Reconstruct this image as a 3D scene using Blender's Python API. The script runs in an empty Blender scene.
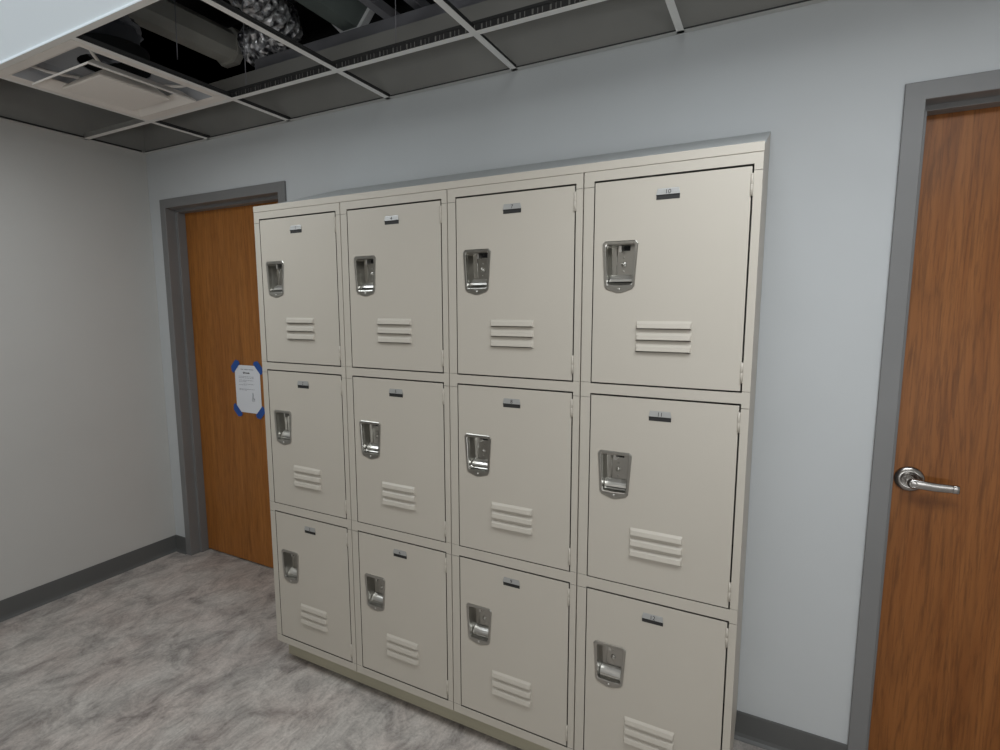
import bpy, math, random
from mathutils import Vector, Matrix, noise
random.seed(7)
PI = math.pi
sc = bpy.context.scene
col = sc.collection

# ------------------------------------------------------------------ helpers
def tag(o, label=None, cat=None, group=None, kind=None):
    if label: o['label'] = label
    if cat: o['category'] = cat
    if group: o['group'] = group
    if kind: o['kind'] = kind
    return o

def empty(name, loc=(0, 0, 0)):
    o = bpy.data.objects.new(name, None)
    o.location = loc
    o.empty_display_size = .05
    col.objects.link(o)
    return o

class MB:
    """collects faces into one mesh"""
    def __init__(s):
        s.v = []; s.f = []; s.m = []; s.key = {}; s.sm = []
    def vert(s, p):
        s.v.append(tuple(p)); return len(s.v) - 1
    def kv(s, p):
        k = tuple(round(c, 6) for c in p)
        if k not in s.key: s.key[k] = s.vert(p)
        return s.key[k]
    def face(s, idx, m=0, smooth=False):
        s.f.append(tuple(idx)); s.m.append(m); s.sm.append(smooth)
    def kface(s, pts, m=0, smooth=False):
        s.face([s.kv(p) for p in pts], m, smooth)
    def box(s, x0, x1, y0, y1, z0, z1, m=0):
        i = [s.vert(p) for p in ((x0,y0,z0),(x1,y0,z0),(x1,y1,z0),(x0,y1,z0),(x0,y0,z1),(x1,y0,z1),(x1,y1,z1),(x0,y1,z1))]
        for q in ((0,3,2,1),(4,5,6,7),(0,1,5,4),(1,2,6,5),(2,3,7,6),(3,0,4,7)):
            s.face([i[k] for k in q], m)
    def loops(s, loops, m=0, smooth=False, cap0=False, cap1=False, closed=True):
        """bridge successive vertex loops"""
        ids = [[s.vert(p) for p in lp] for lp in loops]
        n = len(ids[0])
        for a, b in zip(ids, ids[1:]):
            for k in range(n if closed else n - 1):
                s.face((a[k], a[(k+1) % n], b[(k+1) % n], b[k]), m, smooth)
        if cap0: s.face(ids[0][::-1], m)
        if cap1: s.face(ids[-1], m)
        return ids
    def tube(s, path, r, n=10, m=0, smooth=True, caps=True, jitter=0, flat=1.0):
        path = [Vector(p) for p in path]
        lps = []
        up = Vector((0, 0, 1))
        for i, p in enumerate(path):
            d = (path[min(i+1, len(path)-1)] - path[max(i-1, 0)]).normalized()
            a = d.cross(up)
            if a.length < .05: a = d.cross(Vector((0, 1, 0)))
            a.normalize(); b = a.cross(d).normalized()
            rr = r[i] if isinstance(r, (list, tuple)) else r
            lp = []
            for k in range(n):
                t = 2*PI*k/n
                q = rr*(1 + (random.uniform(-jitter, jitter) if jitter else 0))
                lp.append(p + a*math.cos(t)*q + b*math.sin(t)*q*flat)
            lps.append(lp)
        s.loops(lps, m, smooth, caps, caps)
    def cyl(s, p0, p1, r, n=16, m=0, smooth=True):
        s.tube([p0, p1], r, n, m, smooth)
    def mesh(s, name, mats):
        me = bpy.data.meshes.new(name)
        me.from_pydata(s.v, [], s.f)
        for mt in (mats if isinstance(mats, (list, tuple)) else [mats]): me.materials.append(mt)
        for p, m, sm in zip(me.polygons, s.m, s.sm):
            p.material_index = m; p.use_smooth = sm
        me.validate(); me.update()
        import bmesh
        bm = bmesh.new(); bm.from_mesh(me)
        bmesh.ops.recalc_face_normals(bm, faces=bm.faces)
        bm.to_mesh(me); bm.free()
        return me
    def build(s, name, mats, parent=None, bevel=0, loc=None):
        return link(name, s.mesh(name, mats), parent, bevel, loc)

def link(name, me, parent=None, bevel=0, loc=None):
    o = bpy.data.objects.new(name, me)
    col.objects.link(o)
    if parent: o.parent = parent
    if loc: o.location = loc
    if bevel:
        b = o.modifiers.new('bevel', 'BEVEL')
        b.width = bevel; b.segments = 2; b.limit_method = 'ANGLE'; b.angle_limit = math.radians(35)
        b.harden_normals = False
    return o

def smoothpath(pts, n=8):
    """Catmull-Rom through the points"""
    P = [Vector(p) for p in pts]
    P = [P[0]*2 - P[1]] + P + [P[-1]*2 - P[-2]]
    out = []
    for i in range(1, len(P) - 2):
        for k in range(n):
            t = k/n
            a, b, c, d = P[i-1], P[i], P[i+1], P[i+2]
            out.append(.5*((2*b) + (c-a)*t + (2*a-5*b+4*c-d)*t*t + (3*b-a-3*c+d)*t**3))
    out.append(P[-2])
    return out

def text_faces(body, size):
    cu = bpy.data.curves.new('glyphs', 'FONT')
    cu.body = body; cu.size = size; cu.align_x = 'CENTER'; cu.align_y = 'CENTER'
    cu.resolution_u = 3
    o = bpy.data.objects.new('glyphs', cu)
    col.objects.link(o)
    dg = bpy.context.evaluated_depsgraph_get()
    me = o.evaluated_get(dg).to_mesh()
    vs = [tuple(v.co) for v in me.vertices]
    fs = [tuple(p.vertices) for p in me.polygons]
    o.evaluated_get(dg).to_mesh_clear()
    bpy.data.objects.remove(o); bpy.data.curves.remove(cu)
    return vs, fs

# ------------------------------------------------------------------ materials
def newmat(name):
    m = bpy.data.materials.new(name); m.use_nodes = True
    nt = m.node_tree
    b = nt.nodes['Principled BSDF']
    return m, nt, b

def N(nt, t, **kw):
    n = nt.nodes.new(t)
    for k, v in kw.items():
        if k in n.inputs: n.inputs[k].default_value = v
        else: setattr(n, k, v)
    return n

def coords(nt, scale=(1, 1, 1), rot=(0, 0, 0), kind='Object'):
    tc = N(nt, 'ShaderNodeTexCoord'); mp = N(nt, 'ShaderNodeMapping')
    mp.inputs['Scale'].default_value = scale; mp.inputs['Rotation'].default_value = rot
    nt.links.new(tc.outputs[kind], mp.inputs['Vector'])
    return mp.outputs['Vector']

def ramp(nt, fac, stops):
    r = N(nt, 'ShaderNodeValToRGB')
    el = r.color_ramp.elements
    while len(el) < len(stops): el.new(.5)
    for e, (p, c) in zip(el, stops):
        e.position = p; e.color = (*c, 1)
    nt.links.new(fac, r.inputs['Fac'])
    return r.outputs['Color']

def noisetex(nt, vec, scale, detail=4, rough=.5, dist=0):
    n = N(nt, 'ShaderNodeTexNoise', Scale=scale, Detail=detail, Roughness=rough, Distortion=dist)
    nt.links.new(vec, n.inputs['Vector'])
    return n.outputs['Fac']

def mix(nt, fac, a, b, mode='MIX'):
    m = N(nt, 'ShaderNodeMix', data_type='RGBA', blend_type=mode)
    for s, v in ((0, fac), (6, a), (7, b)):
        if hasattr(v, 'links') or hasattr(v, 'is_linked'): nt.links.new(v, m.inputs[s])
        elif s == 0: m.inputs[0].default_value = v
        else: m.inputs[s].default_value = (*v, 1)
    return m.outputs[2]

def bump(nt, b, h, strength=.1, dist=.001):
    n = N(nt, 'ShaderNodeBump', Strength=strength, Distance=dist)
    nt.links.new(h, n.inputs['Height']); nt.links.new(n.outputs['Normal'], b.inputs['Normal'])

def paint(name, c, rough=.5, var=.04, bscale=260, bs=.08, metal=0, spec=.5):
    m, nt, b = newmat(name)
    v = coords(nt)
    f = noisetex(nt, v, 3.0, 3)
    lo = tuple(x*(1-var) for x in c); hi = tuple(min(1, x*(1+var)) for x in c)
    nt.links.new(ramp(nt, f, [(.3, lo), (.7, hi)]), b.inputs['Base Color'])
    b.inputs['Roughness'].default_value = rough
    b.inputs['Metallic'].default_value = metal
    b.inputs['Specular IOR Level'].default_value = spec
    if bs: bump(nt, b, noisetex(nt, v, bscale, 2), bs)
    return m

def wood(name, c_light, c_dark, off=0.0, cath=False):
    m, nt, b = newmat(name)
    v = coords(nt, (1, 1, 1))
    tc = N(nt, 'ShaderNodeMapping'); tc.inputs['Location'].default_value = (off, 0, off*1.7)
    tc.inputs['Scale'].default_value = (1, 1, .055)
    nt.links.new(v, tc.inputs['Vector'])
    fine = noisetex(nt, tc.outputs[0], 150, 6, .65, .3)
    med = noisetex(nt, tc.outputs[0], 22, 4, .6, .6)
    t2 = N(nt, 'ShaderNodeMapping'); t2.inputs['Scale'].default_value = (1, 1, .075); t2.inputs['Location'].default_value = (off, 0, off)
    nt.links.new(v, t2.inputs['Vector'])
    big = noisetex(nt, t2.outputs[0], 4.5, 2, .5, .4)
    # contour lines of a slow field give the cathedral figure
    mul = N(nt, 'ShaderNodeMath', operation='MULTIPLY'); mul.inputs[1].default_value = 26 if cath else 16
    nt.links.new(big, mul.inputs[0])
    fr = N(nt, 'ShaderNodeMath', operation='PINGPONG'); fr.inputs[1].default_value = .5
    nt.links.new(mul.outputs[0], fr.inputs[0])
    a = ramp(nt, fr.outputs[0], [(0, (.62,)*3), (.12, (.85,)*3), (.3, (1, 1, 1))])
    base = ramp(nt, med, [(.3, c_dark), (.7, c_light)])
    grain = ramp(nt, fine, [(.38, (.50,)*3), (.52, (1, 1, 1))])
    c1 = mix(nt, .5 if cath else .3, base, a, 'MULTIPLY')
    c2 = mix(nt, .55, c1, grain, 'MULTIPLY')
    nt.links.new(c2, b.inputs['Base Color'])
    b.inputs['Roughness'].default_value = .42
    b.inputs['Specular IOR Level'].default_value = .35
    bump(nt, b, fine, .12, .0006)
    return m

M = {}
M['wall_back'] = paint('wall paint pale blue grey', (.58, .603, .615), .75, .015, 180, .12, spec=.25)
M['wall_left'] = paint('wall paint warm grey', (.57, .565, .545), .75, .015, 180, .12, spec=.25)
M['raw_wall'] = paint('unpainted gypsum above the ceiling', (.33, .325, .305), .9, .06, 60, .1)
M['locker'] = paint('cream locker enamel', (.535, .497, .432), .42, .012, 420, .05, spec=.5)
M['inner'] = paint('painted gap shade', (.13, .12, .10), .6, .05, bs=0)  # dark colour on the returns stands for shade in the door gaps
M['hood'] = paint('pale grey hood enamel', (.54, .56, .555), .5, .02)
M['plinth'] = paint('olive cream base enamel', (.40, .375, .28), .5, .03)
M['frame'] = paint('grey steel frame enamel', (.205, .205, .205), .45, .04, 300, .06)
M['base'] = paint('grey rubber cove base', (.115, .117, .115), .5, .04, 200, .04)
M['grid'] = paint('white ceiling tee enamel', (.86, .85, .82), .5, .03, bs=0)
M['anglepaint'] = paint('wall angle enamel', (.52, .52, .50), .5, .03, bs=0)
M['tile'] = paint('white ceiling board', (.7, .69, .66), .9, .03, 120, .4)
M['diff'] = paint('off white diffuser enamel', (.88, .835, .78), .45, .04, bs=0)
M['cone'] = paint('cone enamel with painted shade', (.42, .44, .47), .35, .04, bs=0)  # shading of the vent's inner slopes put into a darker grey
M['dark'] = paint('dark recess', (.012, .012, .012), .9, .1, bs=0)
M['deck'] = paint('dark roof deck', (.05, .05, .05), .9, .2, 20, .1)
M['galv'] = paint('dull galvanised duct', (.42, .41, .37), .5, .2, 60, .1, metal=.1)
M['duct_wrap'] = paint('dark green grey duct wrap', (.13, .155, .145), .6, .3, 40, .2)
M['steel'] = paint('dark strut steel', (.24, .24, .26), .45, .2, 80, .1, metal=.2)
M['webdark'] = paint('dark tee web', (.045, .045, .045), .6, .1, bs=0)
M['bright'] = paint('bright galvanised edge', (.9, .9, .9), .35, .05, 80, .1, metal=.0)
M['blackfoil'] = paint('black duct insulation', (.22, .22, .24), .25, .8, 34, .9, metal=.6)
M['redpipe'] = paint('dark red pipe', (.10, .015, .012), .5, .2, bs=0)
M['chrome'] = paint('satin nickel', (.42, .40, .38), .24, .05, 500, .03, metal=1)
M['pan'] = paint('stamped zinc handle pan', (.43, .42, .39), .28, .12, 300, .05, metal=1)
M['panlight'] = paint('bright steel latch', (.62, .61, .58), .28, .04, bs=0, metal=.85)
M['plate'] = paint('brushed aluminium number plate', (.40, .40, .39), .45, .08, 400, .04, metal=.35)
M['ink'] = paint('black ink', (.02, .02, .02), .6, .1, bs=0)
M['greyink'] = paint('grey ink', (.30, .31, .35), .8, .1, bs=0)
M['paper'] = paint('white paper', (.82, .84, .88), .8, .02, 60, .1)
M['tape'] = paint('blue masking tape', (.02, .09, .36), .6, .15, 200, .1)
M['wood_l'] = wood('honey oak veneer left', (.44, .172, .036), (.33, .117, .021), .3)
M['wood_r'] = wood('red oak veneer right', (.35, .132, .034), (.225, .074, .015), 2.1, True)

def foil():
    m, nt, b = newmat('crumpled silver foil')
    v = coords(nt)
    vo = N(nt, 'ShaderNodeTexVoronoi', Scale=26); nt.links.new(v, vo.inputs['Vector'])
    nt.links.new(ramp(nt, noisetex(nt, v, 30, 4), [(.40, (.10, .10, .11)), (.58, (.92, .92, .94))]), b.inputs['Base Color'])
    b.inputs['Metallic'].default_value = .75; b.inputs['Roughness'].default_value = .33
    bump(nt, b, vo.outputs['Distance'], .9, .02)
    return m
M['foil'] = foil()

def floor_mat():
    m, nt, b = newmat('mottled grey sheet vinyl')
    v = coords(nt)
    s = N(nt, 'ShaderNodeMapping'); s.inputs['Scale'].default_value = (1, .7, 1); s.inputs['Rotation'].default_value = (0, 0, math.radians(12))
    nt.links.new(v, s.inputs['Vector'])
    big = noisetex(nt, s.outputs[0], 6.5, 8, .70, .9)
    s2 = N(nt, 'ShaderNodeMapping'); s2.inputs['Scale'].default_value = (1, .42, 1); s2.inputs['Rotation'].default_value = (0, 0, math.radians(-20))
    nt.links.new(v, s2.inputs['Vector'])
    streak = noisetex(nt, s2.outputs[0], 20, 8, .72, 1.6)
    fine = noisetex(nt, v, 90, 5, .7)
    warm = noisetex(nt, v, 4.2, 3, .5)
    c = ramp(nt, big, [(.33, (.30, .275, .262)), (.44, (.46, .43, .405)), (.54, (.60, .565, .53)), (.66, (.70, .665, .625))])
    k = ramp(nt, streak, [(.35, (.50,)*3), (.45, (.80,)*3), (.53, (1, 1, 1)), (.70, (1.0, 1.0, 1.0))])
    c = mix(nt, .55, c, k, 'MULTIPLY')
    c = mix(nt, .4, c, ramp(nt, fine, [(.38, (.6,)*3), (.58, (1, 1, 1))]), 'MULTIPLY')
    c = mix(nt, ramp(nt, warm, [(.4, (0, 0, 0)), (.65, (.5,)*3)]), c, mix(nt, 1.0, c, (1.0, .90, .88), 'MULTIPLY'))
    nt.links.new(c, b.inputs['Base Color'])
    b.inputs['Roughness'].default_value = .5
    b.inputs['Specular IOR Level'].default_value = .3
    bump(nt, b, fine, .05)
    return m
M['floor'] = floor_mat()

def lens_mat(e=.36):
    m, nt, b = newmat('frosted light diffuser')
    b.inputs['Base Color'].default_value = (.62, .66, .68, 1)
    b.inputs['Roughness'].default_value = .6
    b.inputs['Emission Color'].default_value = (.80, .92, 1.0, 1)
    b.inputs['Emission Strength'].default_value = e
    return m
M['lens'] = lens_mat()
M['frame_glow'] = lens_mat(.44)  # glow given to the panel frame so its edge reads as lit

# ------------------------------------------------------------------ dimensions
HC = 2.457                 # underside of the ceiling grid
X0, G, D1 = .598, .6096, .317
ROOM_X, ROOM_Y = 5.5, -4.1
WT = 2.74                  # top of the partition walls
DOORS = [dict(x0=.114, x1=1.153, z=2.183), dict(x0=3.661, x1=4.690, z=2.183)]

# ------------------------------------------------------------------ shell
def struct(o, label):
    return tag(o, label, None, None, 'structure')

mb = MB(); mb.box(-.15, ROOM_X+.15, ROOM_Y-.15, .25, -.06, 0)
struct(mb.build('floor', M['floor']), 'mottled grey and taupe sheet vinyl floor')

def wall_with_openings(name, mats):
    """back wall: one connected mesh, two door openings, raw board above the ceiling line"""
    xs = [-.12]
    for d in DOORS: xs += [d['x0']+.03, d['x1']-.03]
    xs += [ROOM_X+.12]
    zs = [0, DOORS[0]['z']-.03, HC+.012, WT]
    m = MB()
    solid = lambda i, k: not (k == 0 and i in (1, 3))
    nx, nz = len(xs)-1, len(zs)-1
    y0, y1 = 0, .125
    for i in range(nx):
        for k in range(nz):
            if not solid(i, k): continue
            a, b, c, d = xs[i], xs[i+1], zs[k], zs[k+1]
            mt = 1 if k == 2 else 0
            m.kface([(a,y0,c),(b,y0,c),(b,y0,d),(a,y0,d)], mt)
            m.kface([(a,y1,c),(a,y1,d),(b,y1,d),(b,y1,c)], mt)
            for (di, dk, q) in ((-1,0,[(a,y0,c),(a,y0,d),(a,y1,d),(a,y1,c)]), (1,0,[(b,y0,c),(b,y1,c),(b,y1,d),(b,y0,d)]),
                                (0,-1,[(a,y0,c),(a,y1,c),(b,y1,c),(b,y0,c)]), (0,1,[(a,y0,d),(b,y0,d),(b,y1,d),(a,y1,d)])):
                ii, kk = i+di, k+dk
                if 0 <= ii < nx and 0 <= kk < nz and solid(ii, kk): continue
                m.kface(q, mt)
    return m.build(name, mats)
struct(wall_with_openings('wall_back', [M['wall_back'], M['raw_wall']]), 'pale blue grey wall behind the lockers')

def plain_wall(name, x0, x1, y0, y1, mats):
    m = MB()
    zs = [0, HC+.012, WT]
    for k in range(2):
        c, d = zs[k], zs[k+1]
        for q in ([(x0,y0),(x1,y0)], [(x1,y0),(x1,y1)], [(x1,y1),(x0,y1)], [(x0,y1),(x0,y0)]):
            (a, b), (e, f) = q
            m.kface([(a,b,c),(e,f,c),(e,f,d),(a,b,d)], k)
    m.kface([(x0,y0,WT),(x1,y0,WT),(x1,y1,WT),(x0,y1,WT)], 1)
    m.kface([(x0,y0,0),(x0,y1,0),(x1,y1,0),(x1,y0,0)], 0)
    return m.build(name, mats)
struct(plain_wall('wall_left', -.12, 0, ROOM_Y, -.0005, [M['wall_left'], M['raw_wall']]), 'warm grey side wall at the left')
struct(plain_wall('wall_right', ROOM_X, ROOM_X+.12, ROOM_Y, -.0005, [M['wall_left'], M['raw_wall']]), 'warm grey wall out of view at the right')
struct(plain_wall('wall_front', 0, ROOM_X, ROOM_Y-.12, ROOM_Y, [M['wall_left'], M['raw_wall']]), 'warm grey wall behind the viewer')

# finished ceiling over the part of the room nearer the viewer (the rows beside the wall are open)
LX1 = X0 + 2*G
YB = -D1 - G              # the tee between the open row and the light panel
YP = YB - G
m = MB()
def ceil_slab(x0, x1, y0, y1): m.box(x0, x1, y0, y1, HC+.004, HC+.02)
ceil_slab(0, X0, ROOM_Y, YB); ceil_slab(X0, LX1, ROOM_Y, YP); ceil_slab(LX1, ROOM_X, ROOM_Y, YB)
struct(m.build('ceiling', M['tile']), 'white ceiling boards nearer the viewer')
m = MB(); m.box(-.3, ROOM_X+.3, ROOM_Y-.3, 2.2, 3.45, 3.55)
for k in range(10): m.box(-.3, ROOM_X+.3, -1.7+k*.38, -1.6+k*.38, 3.40, 3.45)
struct(m.build('ceiling_deck', M['deck']), 'dark roof deck above the open ceiling')
m = MB(); m.box(-.3, ROOM_X+.3, 2.1, 2.2, 0, 3.45)
struct(m.build('wall_beyond', M['deck']), 'dark wall of the void beyond the back wall')

# cove base
def cove(name, path, label):
    """path: list of (x,y,nx,ny) along the wall; profile stands off along n"""
    prof = [(0, .103), (.004, .103), (.005, .098), (.005, .022), (.008, .010), (.016, .003), (.018, 0), (0, 0)]
    m = MB()
    lps = [[(x+nx*o, y+ny*o, z) for (o, z) in prof] for (x, y, nx, ny) in path]
    m.loops(lps, 0, False, True, True)
    return struct(m.build(name, M['base']), label)
cove('baseboard_left', [(0, ROOM_Y, 1, 0), (0, -.0, 1, 0)], 'dark grey rubber base along the left wall')
cove('baseboard_back', [(.001, 0, 0, -1), (.116, 0, 0, -1)], 'short dark grey base left of the left door')
cove('baseboard_middle', [(1.152, 0, 0, -1), (3.662, 0, 0, -1)], 'dark grey rubber base between the two doors')
cove('baseboard_right', [(4.689, 0, 0, -1), (ROOM_X, 0, 0, -1)], 'dark grey rubber base right of the right door')

# ------------------------------------------------------------------ doors
def door(name, d, wmat, label):
    x0, x1, z = d['x0'], d['x1'], d['z']
    ix0, ix1, iz = x0+.05, x1-.05, z-.05
    # leaf is the root of the door
    m = MB(); m.box(ix0+.003, ix1-.003, .0975, .141, .010, iz-.003)
    leaf = m.build(name, wmat, None, .0015)
    struct(leaf, label)
    prof = [(.05, .0), (.05, -.010), (.0485, -.0115), (.0015, -.0115), (0, -.010), (0, .047), (-.001, .0485), (-.015, .0485), (-.016, .050), (-.016, .096), (0, .096), (0, .136), (.05, .136)]
    m = MB()
    lps = []
    lps.append([(ix0-u, y, 0) for u, y in prof])
    lps.append([(ix0-u, y, iz+u) for u, y in prof])
    lps.append([(ix1+u, y, iz+u) for u, y in prof])
    lps.append([(ix1+u, y, 0) for u, y in prof])
    m.loops(lps, 0, False, True, True)
    fr = m.build('door_frame', M['frame'], leaf)
    fr['label'] = 'grey painted steel door frame'
    return leaf
d1 = door('door_1', DOORS[0], M['wood_l'], 'honey oak door behind the left end of the lockers')
d2 = door('door_2', DOORS[1], M['wood_r'], 'oak door with lever handle at the right edge')

# lever set on the right door (turned rose, neck and swept lever)
def lathe(m, c, prof, n=32, mat=0):
    lps = [[(c[0]+r*math.cos(2*PI*k/n), c[1]+y, c[2]+r*math.sin(2*PI*k/n)) for k in range(n)] for r, y in prof]
    m.loops(lps, mat, True, False, True)
RC = (3.776, .0975, 1.010)
m = MB()
lathe(m, RC, [(.0405, 0), (.0405, -.004), (.039, -.0075), (.034, -.010), (.029, -.0125), (.024, -.0125), (.021, -.011), (.0205, -.011)])
rose = m.build('lever_rose', M['chrome'], d2); rose['label'] = 'round satin nickel rose'
m = MB(); lathe(m, RC, [(.0135, -.010), (.0125, -.020), (.0135, -.045), (.0150, -.054), (.0145, -.062), (.010, -.066), (.0085, -.066), (.008, -.064)], 24)
m.build('lever_neck', M['chrome'], rose)
m = MB()
pth = smoothpath([(RC[0]-.010, RC[1]-.056, RC[2]+.001), (RC[0]+.02, RC[1]-.058, RC[2]), (RC[0]+.055, RC[1]-.057, RC[2]-.003), (RC[0]+.088, RC[1]-.056, RC[2]-.003), (RC[0]+.109, RC[1]-.056, RC[2]-.003)], 5)
n = len(pth); lps = []
for i, p in enumerate(pth):
    t = i/(n-1)
    hz = .0155*(1-t)+.0115*t; hy = .0085*(1-t)+.0055*t
    if i in (0, n-1): hz *= .8; hy *= .7
    lps.append([(p.x, p.y+hy*math.copysign(abs(math.cos(a))**.6, math.cos(a)), p.z+hz*math.copysign(abs(math.sin(a))**.6, math.sin(a))) for a in [2*PI*k/16 for k in range(16)]])
m.loops(lps, 0, True, True, True)
lv = m.build('lever', M['chrome'], rose)
m = MB()
p = pth[-1]
m.loops([[(p.x-.012+dx, p.y+q*.0068*math.copysign(abs(math.cos(a))**.5, math.cos(a)), p.z+q*.0128*math.copysign(abs(math.sin(a))**.5, math.sin(a))) for a in [2*PI*k/16 for k in range(16)]] for dx, q in ((0, .9), (.001, 1), (.014, 1), (.016, .85))], 0, True, True, True)
m.build('lever_tip', M['chrome'], rose)

# notice taped on the left door
nt_ = empty('paper_notice', (.545, .0965, .944))
tag(nt_, 'white paper notice held by blue tape on the left wood door', 'notice')
W_, H_ = .216, .280
m = MB()
nx, nz = 8, 10
ids = {}
for i in range(nx+1):
    for k in range(nz+1):
        x, z = W_*i/nx, H_*k/nz
        ids[i, k] = m.vert((x, -.0006 - .0016*math.sin(PI*k/nz)*math.sin(PI*i/nx), z))
for i in range(nx):
    for k in range(nz): m.face((ids[i,k], ids[i+1,k], ids[i+1,k+1], ids[i,k+1]), 0, True)
def strip(x0, x1, z, h, mat=1):
    zz = z; y = -.0030
    m.face([m.vert(p) for p in ((x0,y,zz-h),(x1,y,zz-h),(x1,y,zz+h),(x0,y,zz+h))], mat)
for (a, b, z, h) in ((.055,.080,.256,.0016),(.086,.118,.256,.0016),(.124,.165,.256,.0016)): strip(a, b, z, h)
random.seed(3)
for z in (.214, .206, .192, .184, .170, .164, .140, .134):
    x = .035 + (0 if z not in (.170,) else .04)
    end = .165 if z not in (.184, .164, .134) else .10
    while x < end:
        w = random.uniform(.006, .022); strip(x, min(x+w, end), z, .0011); x += w+.004
sheet = m.build('sheet', [M['paper'], M['greyink']], nt_)
m = MB()
m.tube([(.082+.004*math.cos(a)*1.4, -.0032, .236+.004*math.sin(a)) for a in [2*PI*k/12 for k in range(12)]], .0016, 5)
m.tube([(.092, -.0032, .236), (.120, -.0032, .235)], .0022, 5)
m.tube([(.120, -.0032, .238), (.128, -.0032, .2335)], .0022, 5)
m.build('letterhead_mark', M['ink'], sheet)
m = MB()
m.tube(smoothpath([(.140,-.0032,.070),(.146,-.0032,.098),(.150,-.0032,.122),(.153,-.0032,.098),(.149,-.0032,.076),(.160,-.0032,.074),(.156,-.0032,.092),(.165,-.0032,.080)], 4), .0009, 5)
m.build('signature', M['greyink'], sheet)
for cx, cz, sx, sz in ((0, 0, 1, 1), (W_, 0, -1, 1), (0, H_, 1, -1), (W_, H_, -1, -1)):
    m = MB()
    L, o = .040, .020
    # a strip of tape laid diagonally over the corner, torn ends
    a = Vector((cx - sx*o, cz + sz*L)); b = Vector((cx + sx*L, cz - sz*o))
    d = (b-a).normalized(); nn = Vector((-d.y, d.x)) * .015
    if (nn.x*sx + nn.y*sz) < 0: nn = -nn
    y = -.0036
    pts = [a - nn*1.75 + d*.016, a - nn*.3 - d*.002, a + nn, b + nn, b - nn*.3 + d*.003, b - nn*1.75 - d*.014]
    f1 = [m.vert((q.x, y, q.y)) for q in pts]; f2 = [m.vert((q.x, y+.0004, q.y)) for q in pts]
    m.face(f1); m.face(f2[::-1])
    for k in range(6): m.face((f1[k], f1[(k+1)%6], f2[(k+1)%6], f2[k]))
    m.build('tape_strip', M['tape'], nt_)['label'] = 'blue masking tape corner strip'

# ------------------------------------------------------------------ lockers
CW, LD = .4572, .4736
LX = 1.4955
ZB, ZT, ZCAP = .104, 1.9286, 1.9532
BW = CW - .0038
DX0, DX1 = .0295, .4335       # door opening
TOPS = [1.902, 1.3045, .7035]
BOTS = [1.3335, .7375, .1345]
GAPT, GAPB, GAPL, GAPR = .0048, .0040, .0026, .0038

def stepped(m, xs, zs, depth, yback, m0=0, m1=1, rim=0):
    """connected solid with a stepped front; depth(i,k) -> y of the front of the cell, or None for a hole right through"""
    nx, nz = len(xs)-1, len(zs)-1
    D = [[depth(i, k) for k in range(nz)] for i in range(nx)]
    def get(i, k):
        if 0 <= i < nx and 0 <= k < nz: return yback if D[i][k] is None else (D[i][k] if not isinstance(D[i][k], str) else 0.0)
        return yback
    def smat(i, k, i2, k2):
        inside = 0 <= i < nx and 0 <= k < nz and 0 <= i2 < nx and 0 <= k2 < nz
        return m1 if inside else rim
    for i in range(nx):
        for k in range(nz):
            a, b, c, d = xs[i], xs[i+1], zs[k], zs[k+1]
            v = D[i][k]
            if v is None: continue
            if not isinstance(v, str):
                m.kface([(a,v,c),(b,v,c),(b,v,d),(a,v,d)], m0)
            m.kface([(a,yback,c),(a,yback,d),(b,yback,d),(b,yback,c)], m0)
    for i in range(nx+1):
        for k in range(nz):
            p, q = get(i-1, k), get(i, k)
            if abs(p-q) > 1e-7:
                m.kface([(xs[i],p,zs[k]),(xs[i],q,zs[k]),(xs[i],q,zs[k+1]),(xs[i],p,zs[k+1])], smat(i-1, k, i, k))
    for k in range(nz+1):
        for i in range(nx):
            p, q = get(i, k-1), get(i, k)
            if abs(p-q) > 1e-7:
                m.kface([(xs[i],p,zs[k]),(xs[i+1],p,zs[k]),(xs[i+1],q,zs[k]),(xs[i],q,zs[k])], smat(i, k-1, i, k))

# cabinet: face frame with three pockets and fine weld grooves on the stiles
g = .0011
grooves = [1.886, 1.292, .698, 1.336, .740, .137]
zs = sorted(set([ZB, ZT] + TOPS + BOTS + [q for z in grooves for q in (z, z+g)]))
xs = [0, DX0, DX1, BW]
def cab_depth(i, k):
    zc = (zs[k]+zs[k+1])/2
    if i == 1:
        for t, b in zip(TOPS, BOTS):
            if b < zc < t: return LD-.03
        return 0.0
    for n_, z in enumerate(grooves):
        if z < zc < z+g: return .0022 if n_ < 3 else .0009
    return 0.0
m = MB()
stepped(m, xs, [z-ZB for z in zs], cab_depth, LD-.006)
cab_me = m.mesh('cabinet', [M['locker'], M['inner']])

# door leaf (all tiers share it); local origin: top left corner of the opening
DW = DX1-DX0-GAPL-GAPR
DH = TOPS[0]-BOTS[0]-GAPT-GAPB
HX, HZ = .1065-DX0-GAPL, 0
hz0, hz1 = -.1755+GAPT, -.2895+GAPT
lx0, lx1 = .157-DX0-GAPL, .3045-DX0-GAPL
LV = [(-.3865+GAPT, -.4090+GAPT), (-.4180+GAPT, -.4405+GAPT), (-.4495+GAPT, -.4720+GAPT)]
dxs = sorted([0, HX-.041, HX+.041, lx0, lx1, DW])
dzs = sorted([0, -DH, hz0, hz1] + [z for p in LV for z in p])
TH = .017
def leaf_depth(i, k):
    zc = (dzs[k]+dzs[k+1])/2; xc = (dxs[i]+dxs[i+1])/2
    if abs(xc-HX) < .04 and hz1 < zc < hz0: return None
    if lx0 < xc < lx1:
        for t, b in LV:
            if b < zc < t: return 'louver'
    return 0.0
m = MB()
stepped(m, dxs, dzs, leaf_depth, TH, 0, 1, 1)
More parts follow.
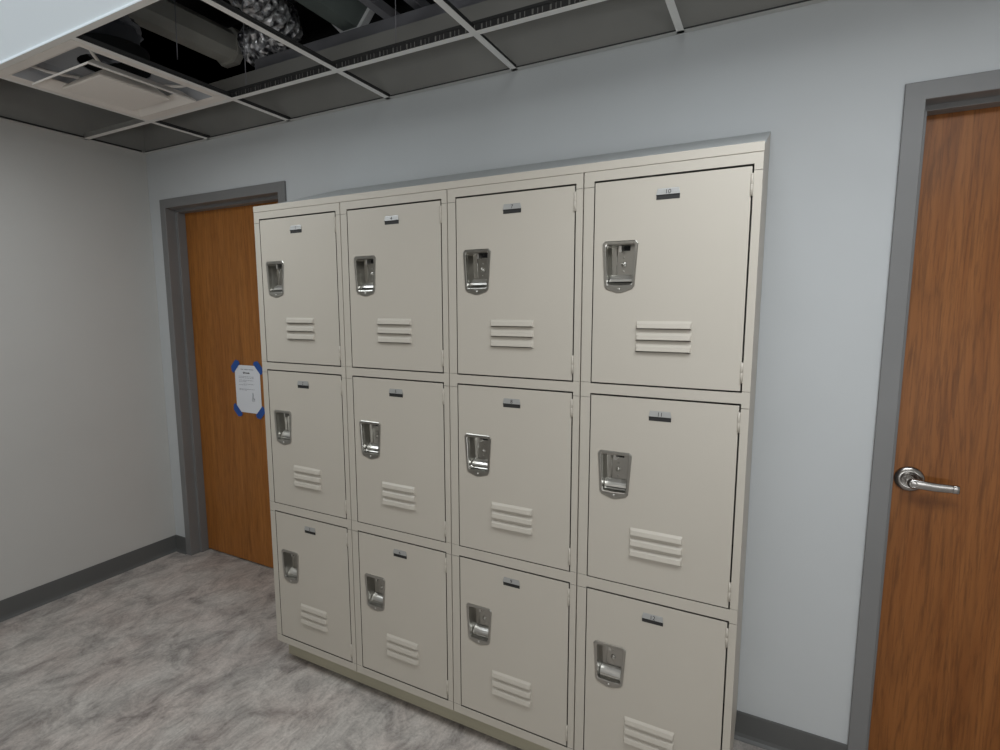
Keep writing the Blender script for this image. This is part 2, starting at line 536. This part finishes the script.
for t, b in LV:
    # pressed hood: slopes out of the sheet, open along its lower edge
    P = .0090; e = .0035
    A, B, C_, D_ = (lx0,0,t), (lx1,0,t), (lx1,0,b), (lx0,0,b)
    m1, m2 = (lx0+e,-P*.66,t-(t-b)*.30), (lx1-e,-P*.66,t-(t-b)*.30)
    E, F = (lx0+e,-P,b+.0035), (lx1-e,-P,b+.0035)
    m.kface([A, B, m2, m1]); m.kface([m1, m2, F, E])
    m.kface([A, m1, E, D_]); m.kface([B, C_, F, m2])
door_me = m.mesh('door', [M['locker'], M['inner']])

# recessed handle pan
outer = [(-.043,-.166),(.043,-.166),(.050,-.174),(.0425,-.290),(.036,-.299),(.007,-.3085),(-.007,-.3085),(-.036,-.299),(-.0425,-.290),(-.050,-.174)]
inner = [(-.036,-.1775),(.036,-.1775),(.0395,-.182),(.0345,-.281),(.031,-.2855),(.005,-.2865),(-.005,-.2865),(-.031,-.2855),(-.0345,-.281),(-.0395,-.182)]
deep  = [(-.030,-.1785),(.030,-.1785),(.0325,-.181),(.0295,-.2560),(.027,-.2590),(.004,-.2590),(-.004,-.2590),(-.027,-.2590),(-.0295,-.2560),(-.0325,-.181)]
def scl(lp, s):
    cx = 0; cz = -.2375
    return [(cx+(x-cx)*s, cz+(z-cz)*s) for x, z in lp]
def lift(lp, y): return [(x, y, z) for x, z in lp]
m = MB()
m.loops([lift(outer, .0002), lift(outer, -.0012), lift(scl(outer, .975), -.0026), lift(scl(inner, 1.07), -.0026), lift(scl(inner, 1.02), -.0016), lift(inner, .002),
         lift([(a*.93+b*.07, c*.93+d*.07) for (a, c), (b, d) in zip(inner, deep)], .012),
         lift([(a*.2+b*.8, c*.2+d*.8) for (a, c), (b, d) in zip(inner, deep)], .030), lift(deep, .034)], 0, False)
m.face([m.vert((x, .034, z)) for x, z in deep])
# raised rib, screw boss, rivets, latch finger and lower lip of the lift
rb = [(-.0195,.0345,-.180),(-.0195,.0345,-.256)]
m.tube([(-.0170,.0335,-.181),(-.0165,.0335,-.257)], .0018, 8, 0)
lathe(m, (.003,.034,-.2285), [(.0078,0),(.0076,-.0022),(.006,-.003),(.0042,-.003),(.0038,-.0055),(.001,-.006)], 16, 0)
lathe(m, (.003,.034,-.2095), [(.003,0),(.0026,-.0014),(.001,-.0016)], 10, 0)
lathe(m, (.003,.034,-.2470), [(.003,0),(.0026,-.0014),(.001,-.0016)], 10, 0)
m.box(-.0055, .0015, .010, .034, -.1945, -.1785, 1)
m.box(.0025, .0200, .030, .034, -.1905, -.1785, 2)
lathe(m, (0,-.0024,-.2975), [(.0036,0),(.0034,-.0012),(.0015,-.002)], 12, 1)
# bright lower lip, the light it catches put into a paler metal
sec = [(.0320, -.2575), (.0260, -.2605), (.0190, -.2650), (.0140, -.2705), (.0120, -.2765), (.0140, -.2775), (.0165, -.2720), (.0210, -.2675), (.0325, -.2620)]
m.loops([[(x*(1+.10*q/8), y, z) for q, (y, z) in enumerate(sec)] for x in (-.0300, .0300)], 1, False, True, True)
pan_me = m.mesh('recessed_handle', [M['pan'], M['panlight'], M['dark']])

def plate_mesh(num):
    """hooded number plate: slopes out of the door, dark slot under it"""
    m = MB()
    w0, w1, zt, zb, P = .0275, .0305, -.037, -.0530, .0030
    f = [(-w0, -.0004, zt), (w0, -.0004, zt), (w0, -.0012, zt-.003), (w1, -P, zb), (-w1, -P, zb), (-w0, -.0012, zt-.003)]
    m.kface([f[0], f[1], f[2], f[5]]); m.kface([f[5], f[2], f[3], f[4]])
    m.kface([f[4], f[3], (w1, -P+.0012, zb-.0004), (-w1, -P+.0012, zb-.0004)])
    m.kface([f[0], f[5], f[4], (-w1, -.0004, zb-.0035)], 0); m.kface([f[1], (w1, -.0004, zb-.0035), f[3], f[2]], 0)
    m.kface([(-w1+.0003, -.0005, zb+.002), (w1-.0003, -.0005, zb+.002), (w1-.0003, -.0005, zb-.0125), (-w1+.0003, -.0005, zb-.0125)], 1)
    m.kface([(-w1+.001, -P+.0015, zb+.0006), (w1-.001, -P+.0015, zb+.0006), (w1-.001, -.0006, zb-.002), (-w1+.001, -.0006, zb-.002)], 1)
    vs, fs = text_faces(num, .0165)
    a, b = Vector((0, -.0012, zt-.003)), Vector((0, -P, zb))
    mid = (a+b)/2; up = (a-b).normalized(); nrm = Vector((1, 0, 0)).cross(up).normalized()
    if nrm.y > 0: nrm = -nrm
    base = len(m.v)
    for v in vs: m.vert(mid + Vector((v[0], 0, 0)) + up*v[1] + nrm*.0004)
    for q in fs: m.face([base+k for k in q], 1)
    return m.mesh('number_plate', [M['plate'], M['ink']])

m = MB()
m.tube([(0, 0, 0), (0, 0, -.0265), (0, 0, -.027), (0, 0, -.0275), (0, 0, -.054)], [.0031, .0031, .0026, .0031, .0031], 10)
hinge_me = m.mesh('hinge', M['locker'])

COLS = ['leftmost column of three cream lockers, partly in front of the left wood door',
        'second column of three cream lockers from the left end of the bank',
        'second column of three cream lockers from the right end of the bank',
        'rightmost and largest looking column of three cream lockers, beside the bare wall']
for c in range(4):
    root = empty('locker_column', (LX + c*CW + .0019, -LD, ZB))
    tag(root, COLS[c], 'locker', 'columns of three lockers in the bank')
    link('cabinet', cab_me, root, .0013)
    for t in range(3):
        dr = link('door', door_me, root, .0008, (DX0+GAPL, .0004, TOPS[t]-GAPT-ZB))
        hn = link('recessed_handle', pan_me, dr, 0, (HX, 0, GAPT)); hn['label'] = 'recessed steel handle pan'
        pl = link('number_plate', plate_mesh(str(c*3+t+1)), dr, 0, (.2305-DX0-GAPL, 0, GAPT)); pl['label'] = 'small metal number plate'
        for hzz in (-.022, -.4895):
            link('hinge', hinge_me, dr, 0, (DW+.0006, -.0008, hzz+GAPT))

# base under the lockers
m = MB()
prof = [(.045, .017), (.045, ZB-.002), (LD-.02, ZB-.002), (LD-.02, 0), (.105, 0), (.105, .017)]
m.loops([[(x, -LD+y, z) for y, z in prof] for x in (LX+.016, LX+4*CW-.016)], 0, False, True, True)
tag(m.build('locker_base', M['plinth'], None, .001), 'long recessed cream metal plinth under the locker bank', 'base')

# sloped hood on top
st = empty('sloped_top', (LX, -LD, ZT)); tag(st, 'long sloping cream metal hood along the top of the locker bank', 'locker top')
LW = 4*CW
m = MB(); m.box(0.0, LW-.001, 0, .016, .0012, ZCAP-ZT)
m.build('front_fascia', M['locker'], st, .0012)
ZR = 2.106-ZT
m = MB()
s0 = (.0165, ZCAP-ZT-.003); s1 = (LD-.0005, ZR)
prof = [(0.0005+.016, .0215), (LD-.001, ZR), (LD-.001, ZR-.003), (.0165, .018)]
m.loops([[(x, y, z) for y, z in prof] for x in (.001, LW-.002)], 0, False, True, True)
m.build('slope_panel', M['hood'], st)
for x in (.0015, LW-.0035):
    m = MB()
    pr = [(.0165, .0015), (.0165, .0178), (LD-.001, ZR-.0035), (LD-.001, .0015)]
    m.loops([[(xx, y, z) for y, z in pr] for xx in (x, x+.0015)], 0, False, True, True)
    m.build('end_panel', M['locker'], st)

# ------------------------------------------------------------------ ceiling grid
gr = empty('ceiling_grid', (0, 0, HC)); tag(gr, 'white metal ceiling grid with its boards taken out', 'ceiling grid')
FW, TW = .0119, .0010
def tee(name, axis, c, a, b, slots=False, top=.038, web=1):
    m = MB()
    def bx(u0, u1, w0, w1, z0, z1, mt=0):
        if axis == 'x': m.box(u0, u1, c+w0, c+w1, z0, z1, mt)
        else: m.box(c+w0, c+w1, u0, u1, z0, z1, mt)
    bx(a, b, -FW, FW, 0, .0016)
    if slots:
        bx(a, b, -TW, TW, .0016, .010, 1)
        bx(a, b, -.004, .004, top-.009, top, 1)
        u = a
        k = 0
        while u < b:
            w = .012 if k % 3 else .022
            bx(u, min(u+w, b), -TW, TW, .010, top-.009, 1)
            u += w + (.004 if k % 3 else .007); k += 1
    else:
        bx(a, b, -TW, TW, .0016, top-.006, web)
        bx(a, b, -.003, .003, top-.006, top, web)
    return m.build(name, [M['grid'], M['webdark'], M['raw_wall']], gr)
XR = X0 + 7*G
tee('main_tee', 'x', -D1, .002, X0, False, .030, 2)
tee('main_tee', 'x', -D1, X0, ROOM_X-.002, True)
tee('main_tee', 'x', YB, .002, ROOM_X-.002)
for k in range(8):
    x = X0+k*G
    tee('cross_tee', 'y', x, -D1+FW, -.004, False, .020)
    tee('cross_tee', 'y', x, YB+FW, -D1-FW, False, .024)
    if k in (0, 2): tee('cross_tee', 'y', x, YP, YB-FW)
m = MB()
for (u0, u1, z0, z1) in ((0, .0222, 0, .0015),): m.box(0.001, ROOM_X-.001, -u1, -.0005, z0, z1)
m.box(0.001, ROOM_X-.001, -.002, -.0005, .0015, .016, 1)  # upright leg painted dark for the shadow line above the flange
m.build('wall_angle', [M['anglepaint'], M['webdark']], gr)
m = MB()
m.box(.0005, .0222, YP, -.0225, 0, .0015); m.box(.0005, .002, YP, -.0225, .0015, .016, 1)  # side leg darkened too, standing for the same shadow line
m.build('wall_angle', [M['anglepaint'], M['webdark']], gr)

# flat light panel
lt = empty('ceiling_light', (X0, YP, HC)); tag(lt, 'long flat white ceiling light panel at the top left corner', 'light')
LXW, LYW = 2*G, G
a, b = FW+.001, .0035
m = MB()
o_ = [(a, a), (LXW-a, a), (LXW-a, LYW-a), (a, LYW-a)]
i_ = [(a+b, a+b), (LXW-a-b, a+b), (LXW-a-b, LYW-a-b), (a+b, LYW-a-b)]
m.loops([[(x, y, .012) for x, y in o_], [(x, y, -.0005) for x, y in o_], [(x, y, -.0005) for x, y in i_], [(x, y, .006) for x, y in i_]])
m.build('light_frame', M['frame_glow'], lt)
m = MB(); q = [(a+.002, a+.002), (LXW-a-.002, a+.002), (LXW-a-.002, LYW-a-.002), (a+.002, LYW-a-.002)]
m.loops([[(x, y, .0045) for x, y in i_], [(x, y, .030) for x, y in i_]], 0, False, True, True)
m.build('light_diffuser', M['lens'], lt)

# square cone air diffuser
ad = empty('ceiling_vent', (X0+G/2, -D1-G/2, HC)); tag(ad, 'square off white ceiling air vent with nested cones', 'ceiling vent')
def sq(h, z, r=0): return [(-h, -h, z), (h, -h, z), (h, h, z), (-h, h, z)]
hh = G/2-FW-.0008
m = MB()
def ring24(h, z, rnd=0.0):
    out = []
    for k in range(24):
        a = 2*PI*k/24; c_, s_ = math.cos(a), math.sin(a)
        q = h/max(abs(c_), abs(s_))*(1-rnd) + h*rnd
        out.append((c_*q, s_*q, z))
    return out
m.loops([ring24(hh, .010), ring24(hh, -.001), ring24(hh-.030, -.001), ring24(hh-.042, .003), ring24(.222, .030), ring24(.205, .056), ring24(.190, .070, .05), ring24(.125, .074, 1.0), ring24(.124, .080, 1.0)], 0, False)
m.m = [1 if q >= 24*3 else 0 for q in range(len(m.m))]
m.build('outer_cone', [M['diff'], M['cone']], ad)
m = MB()
m.loops([sq(.166, .010), sq(.1675, .010), sq(.185, -.004), sq(.2045, -.019), sq(.2055, -.026), sq(.2020, -.026), sq(.184, -.008), sq(.1655, .007)], 0, False)
m.build('louver_ring', M['diff'], ad)
m = MB()
m.loops([sq(.085, .024), sq(.1, .012), sq(.133, -.020), sq(.1355, -.028), sq(.132, -.030)], 0, False, True, True)
m.build('center_plate', M['diff'], ad)
for sx, sy in ((1, 1), (-1, 1), (-1, -1), (1, -1)):
    m = MB()
    p0 = Vector((.06*sx, .06*sy, .03)); p1 = Vector((.215*sx, .215*sy, .050))
    m.tube([(.09*sx,.09*sy,.020), (.165*sx,.165*sy,.030), (.215*sx,.215*sy,.052)], .006, 8)
    m.build('strut', M['diff'], ad)
m = MB()
n = 24
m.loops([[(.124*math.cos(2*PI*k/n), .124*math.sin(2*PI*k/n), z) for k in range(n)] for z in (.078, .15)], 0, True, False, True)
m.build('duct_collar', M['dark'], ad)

# ------------------------------------------------------------------ services above the ceiling
def sleeve(path, r, mat, name, label, cat, seg=6, jit=.09, rib=.06, n=22, parent=None, group=None):
    pth = smoothpath(path, seg)
    rr = [r*(1 + rib*(1 if i % 2 else -1)) for i in range(len(pth))]
    m = MB(); m.tube(pth, rr, n, 0, False, True, jit)
    return tag(m.build(name, mat), label, cat, group)
random.seed(11)
sleeve([(.905, -.622, 2.640), (.88, -.622, 2.670), (.76, -.62, 2.690), (.55, -.66, 2.70), (.38, -.80, 2.72), (.33, -1.1, 2.75)], .100, M['blackfoil'], 'flexible_duct', 'black crinkled insulated duct above the ceiling vent', 'duct', 8)
sleeve([(.89, .055, 2.885), (.98, .06, 2.885), (1.15, .02, 2.89), (1.235, -.10, 2.90), (1.27, -.30, 2.93), (1.275, -.60, 2.95), (1.275, -1.0, 2.97)], .088, M['foil'], 'flexible_duct', 'crumpled silver foil duct in the open ceiling', 'duct', 9, .10)
# dull rectangular duct ending by the foil duct
def duct(name, x0, x1, y0, y1, z0, z1, mat, label, ch=.02, cat='duct', flange=None):
    o = empty(name, ((x0+x1)/2, y1, z0)); tag(o, label, cat)
    cx, cz = (x0+x1)/2, 0
    w, h = (x1-x0)/2, z1-z0
    sec = [(-w+ch, 0), (w-ch, 0), (w, ch), (w, h-ch), (w-ch, h), (-w+ch, h), (-w, h-ch), (-w, ch)]
    m = MB()
    ys = [0]; L = y0-y1
    m.loops([[(x, y, z) for x, z in sec] for y in (L, 0)], 0, False, True, True)
    m.build('duct_body', mat, o)
    m = MB()
    sec2 = [(x*1.0+(.012 if x > 0 else -.012), z+(.012 if z > h/2 else -.012)) for x, z in sec]
    m.loops([[(x, y, z) for x, z in sec2] for y in (-.03, .004)], 0, False, True, True)
    m.build('end_flange', flange or mat, o)
    if L < -.8:
        m = MB(); m.loops([[(x, y, z) for x, z in sec2] for y in (-.82, -.79)], 0, False, True, True)
        m.build('joint_band', flange or mat, o)
duct('rigid_duct', .70, .845, -1.6, .03, 2.82, 2.965, M['galv'], 'dull grey metal duct running towards the back wall', .035)
duct('insulated_duct', 1.42, 1.66, -1.6, .10, 2.835, 3.10, M['duct_wrap'], 'dark wrapped duct with a bright metal end', .08, flange=M['bright'])
SL = ['dark steel channel just right of the wrapped duct', 'second dark steel channel right of the wrapped duct', 'third dark steel channel right of the wrapped duct', 'rightmost dark steel channel in the open ceiling']
for k, x in enumerate((1.80, 1.93, 2.12, 2.42)):
    m = MB()
    pr = [(-.02, 0), (.02, 0), (.02, .041), (.012, .041), (.012, .036), (.016, .036), (.016, .004), (-.016, .004), (-.016, .036), (-.012, .036), (-.012, .041), (-.02, .041)]
    z = 2.80 + .03*(k % 2)
    m.loops([[(x+a_, y, z+b_) for a_, b_ in pr] for y in (-1.5, .35)], 0, False, True, True)
    tag(m.build('strut_channel', M['steel']), SL[k], 'steel channel', 'steel channels above the ceiling')
m = MB()
pr = [(.02, 2.742), (.11, 2.742), (.11, 2.80), (.104, 2.80), (.104, 2.748), (.026, 2.748), (.026, 2.80), (.02, 2.80)]
m.loops([[(x, a_, b_) for a_, b_ in pr] for x in (.95, ROOM_X)], 0, False, True, True)
tag(m.build('wall_track', M['steel']), 'dark steel track along the top of the back wall', 'steel track')
m = MB(); m.cyl((1.98, -1.5, 2.98), (1.98, 1.2, 2.98), .028, 14)
sp = tag(m.build('sprinkler_pipe', M['redpipe']), 'dark red pipe above the open ceiling', 'pipe')
for y in (-.9, .2):
    m = MB(); m.tube([(1.98, y+.0, 2.98+.03*math.cos(a)) if 0 else (1.98+.031*math.sin(a), y, 2.98+.031*math.cos(a)) for a in [2*PI*q/16 for q in range(17)]], .003, 6)
    m.cyl((1.98, y, 3.01), (1.98, y, 3.455), .004, 8)
    m.build('pipe_hanger', M['steel'], sp)
for k, (x, y, lab) in enumerate(((2.10, -D1, 'thin hanger wire between the steel channels'), (1.05, -.45, 'thin hanger wire near the foil duct'), (1.30, -D1, 'thin hanger wire near the grid crossing'))):
    m = MB()
    zb = HC+.03 if k != 1 else 2.62
    m.tube([(x, y, HC+.036 if k != 1 else 2.60), (x+.004, y, 2.7), (x-.003, y+.01, 2.95), (x, y, 3.41)], .0017, 6)
    tag(m.build('hanger_wire', M['steel']), lab, 'wire', 'hanger wires of the ceiling grid')

# ------------------------------------------------------------------ lights
def area(name, loc, sx, sy, power, colr, rot=(0, 0, 0), spread=PI):
    l = bpy.data.lights.new(name, 'AREA'); l.shape = 'RECTANGLE'; l.size = sx; l.size_y = sy
    l.energy = power; l.color = colr; l.spread = spread
    o = bpy.data.objects.new(name, l); o.location = loc; o.rotation_euler = rot
    col.objects.link(o); return o
area('panel_lamp', (X0+G, YP+G/2, HC-.012), 1.15, .55, 11, (.92, .97, 1.0))
area('room_lamp', (X0+5*G, YP+G/2, HC-.012), 1.15, .55, 20, (.92, .965, 1.0))
area('room_lamp', (X0+3*G, -3.3, HC-.02), 1.2, .6, 6, (1.0, .97, .93))
area('rear_fill_lamp', (4.1, ROOM_Y+.05, .95), 2.6, .9, 36, (.95, .98, 1.0), (math.radians(122), 0, 0))  # added fill aimed upward from the rear wall, no window stands there
area('void_fill_lamp', (3.0, -2.4, 3.35), .8, .8, 6, (.95, 1.0, 1.0), (math.radians(62), 0, math.radians(35)))  # unseen fill added to lift the dark space above the grid

w = bpy.data.worlds.new('World'); sc.world = w; w.use_nodes = True
w.node_tree.nodes['Background'].inputs[0].default_value = (.5, .55, .6, 1)
w.node_tree.nodes['Background'].inputs[1].default_value = .0

# ------------------------------------------------------------------ camera
cam = bpy.data.cameras.new('camera'); co = bpy.data.objects.new('camera', cam); col.objects.link(co)
cam.sensor_fit = 'HORIZONTAL'; cam.sensor_width = 36; cam.lens = 533.9/1000*36; cam.clip_start = .02
co.location = (3.3723, -1.9691, 1.5506)
R = Matrix.Rotation(.4763, 4, 'Z') @ Matrix.Rotation(PI/2-.124, 4, 'X') @ Matrix.Rotation(-.001, 4, 'Z')
co.rotation_euler = R.to_euler()
sc.camera = co
sc.view_settings.view_transform = 'Standard'
sc.view_settings.look = 'None'
sc.view_settings.exposure = 0
sc.cycles.max_bounces = 10
sc.cycles.diffuse_bounces = 6
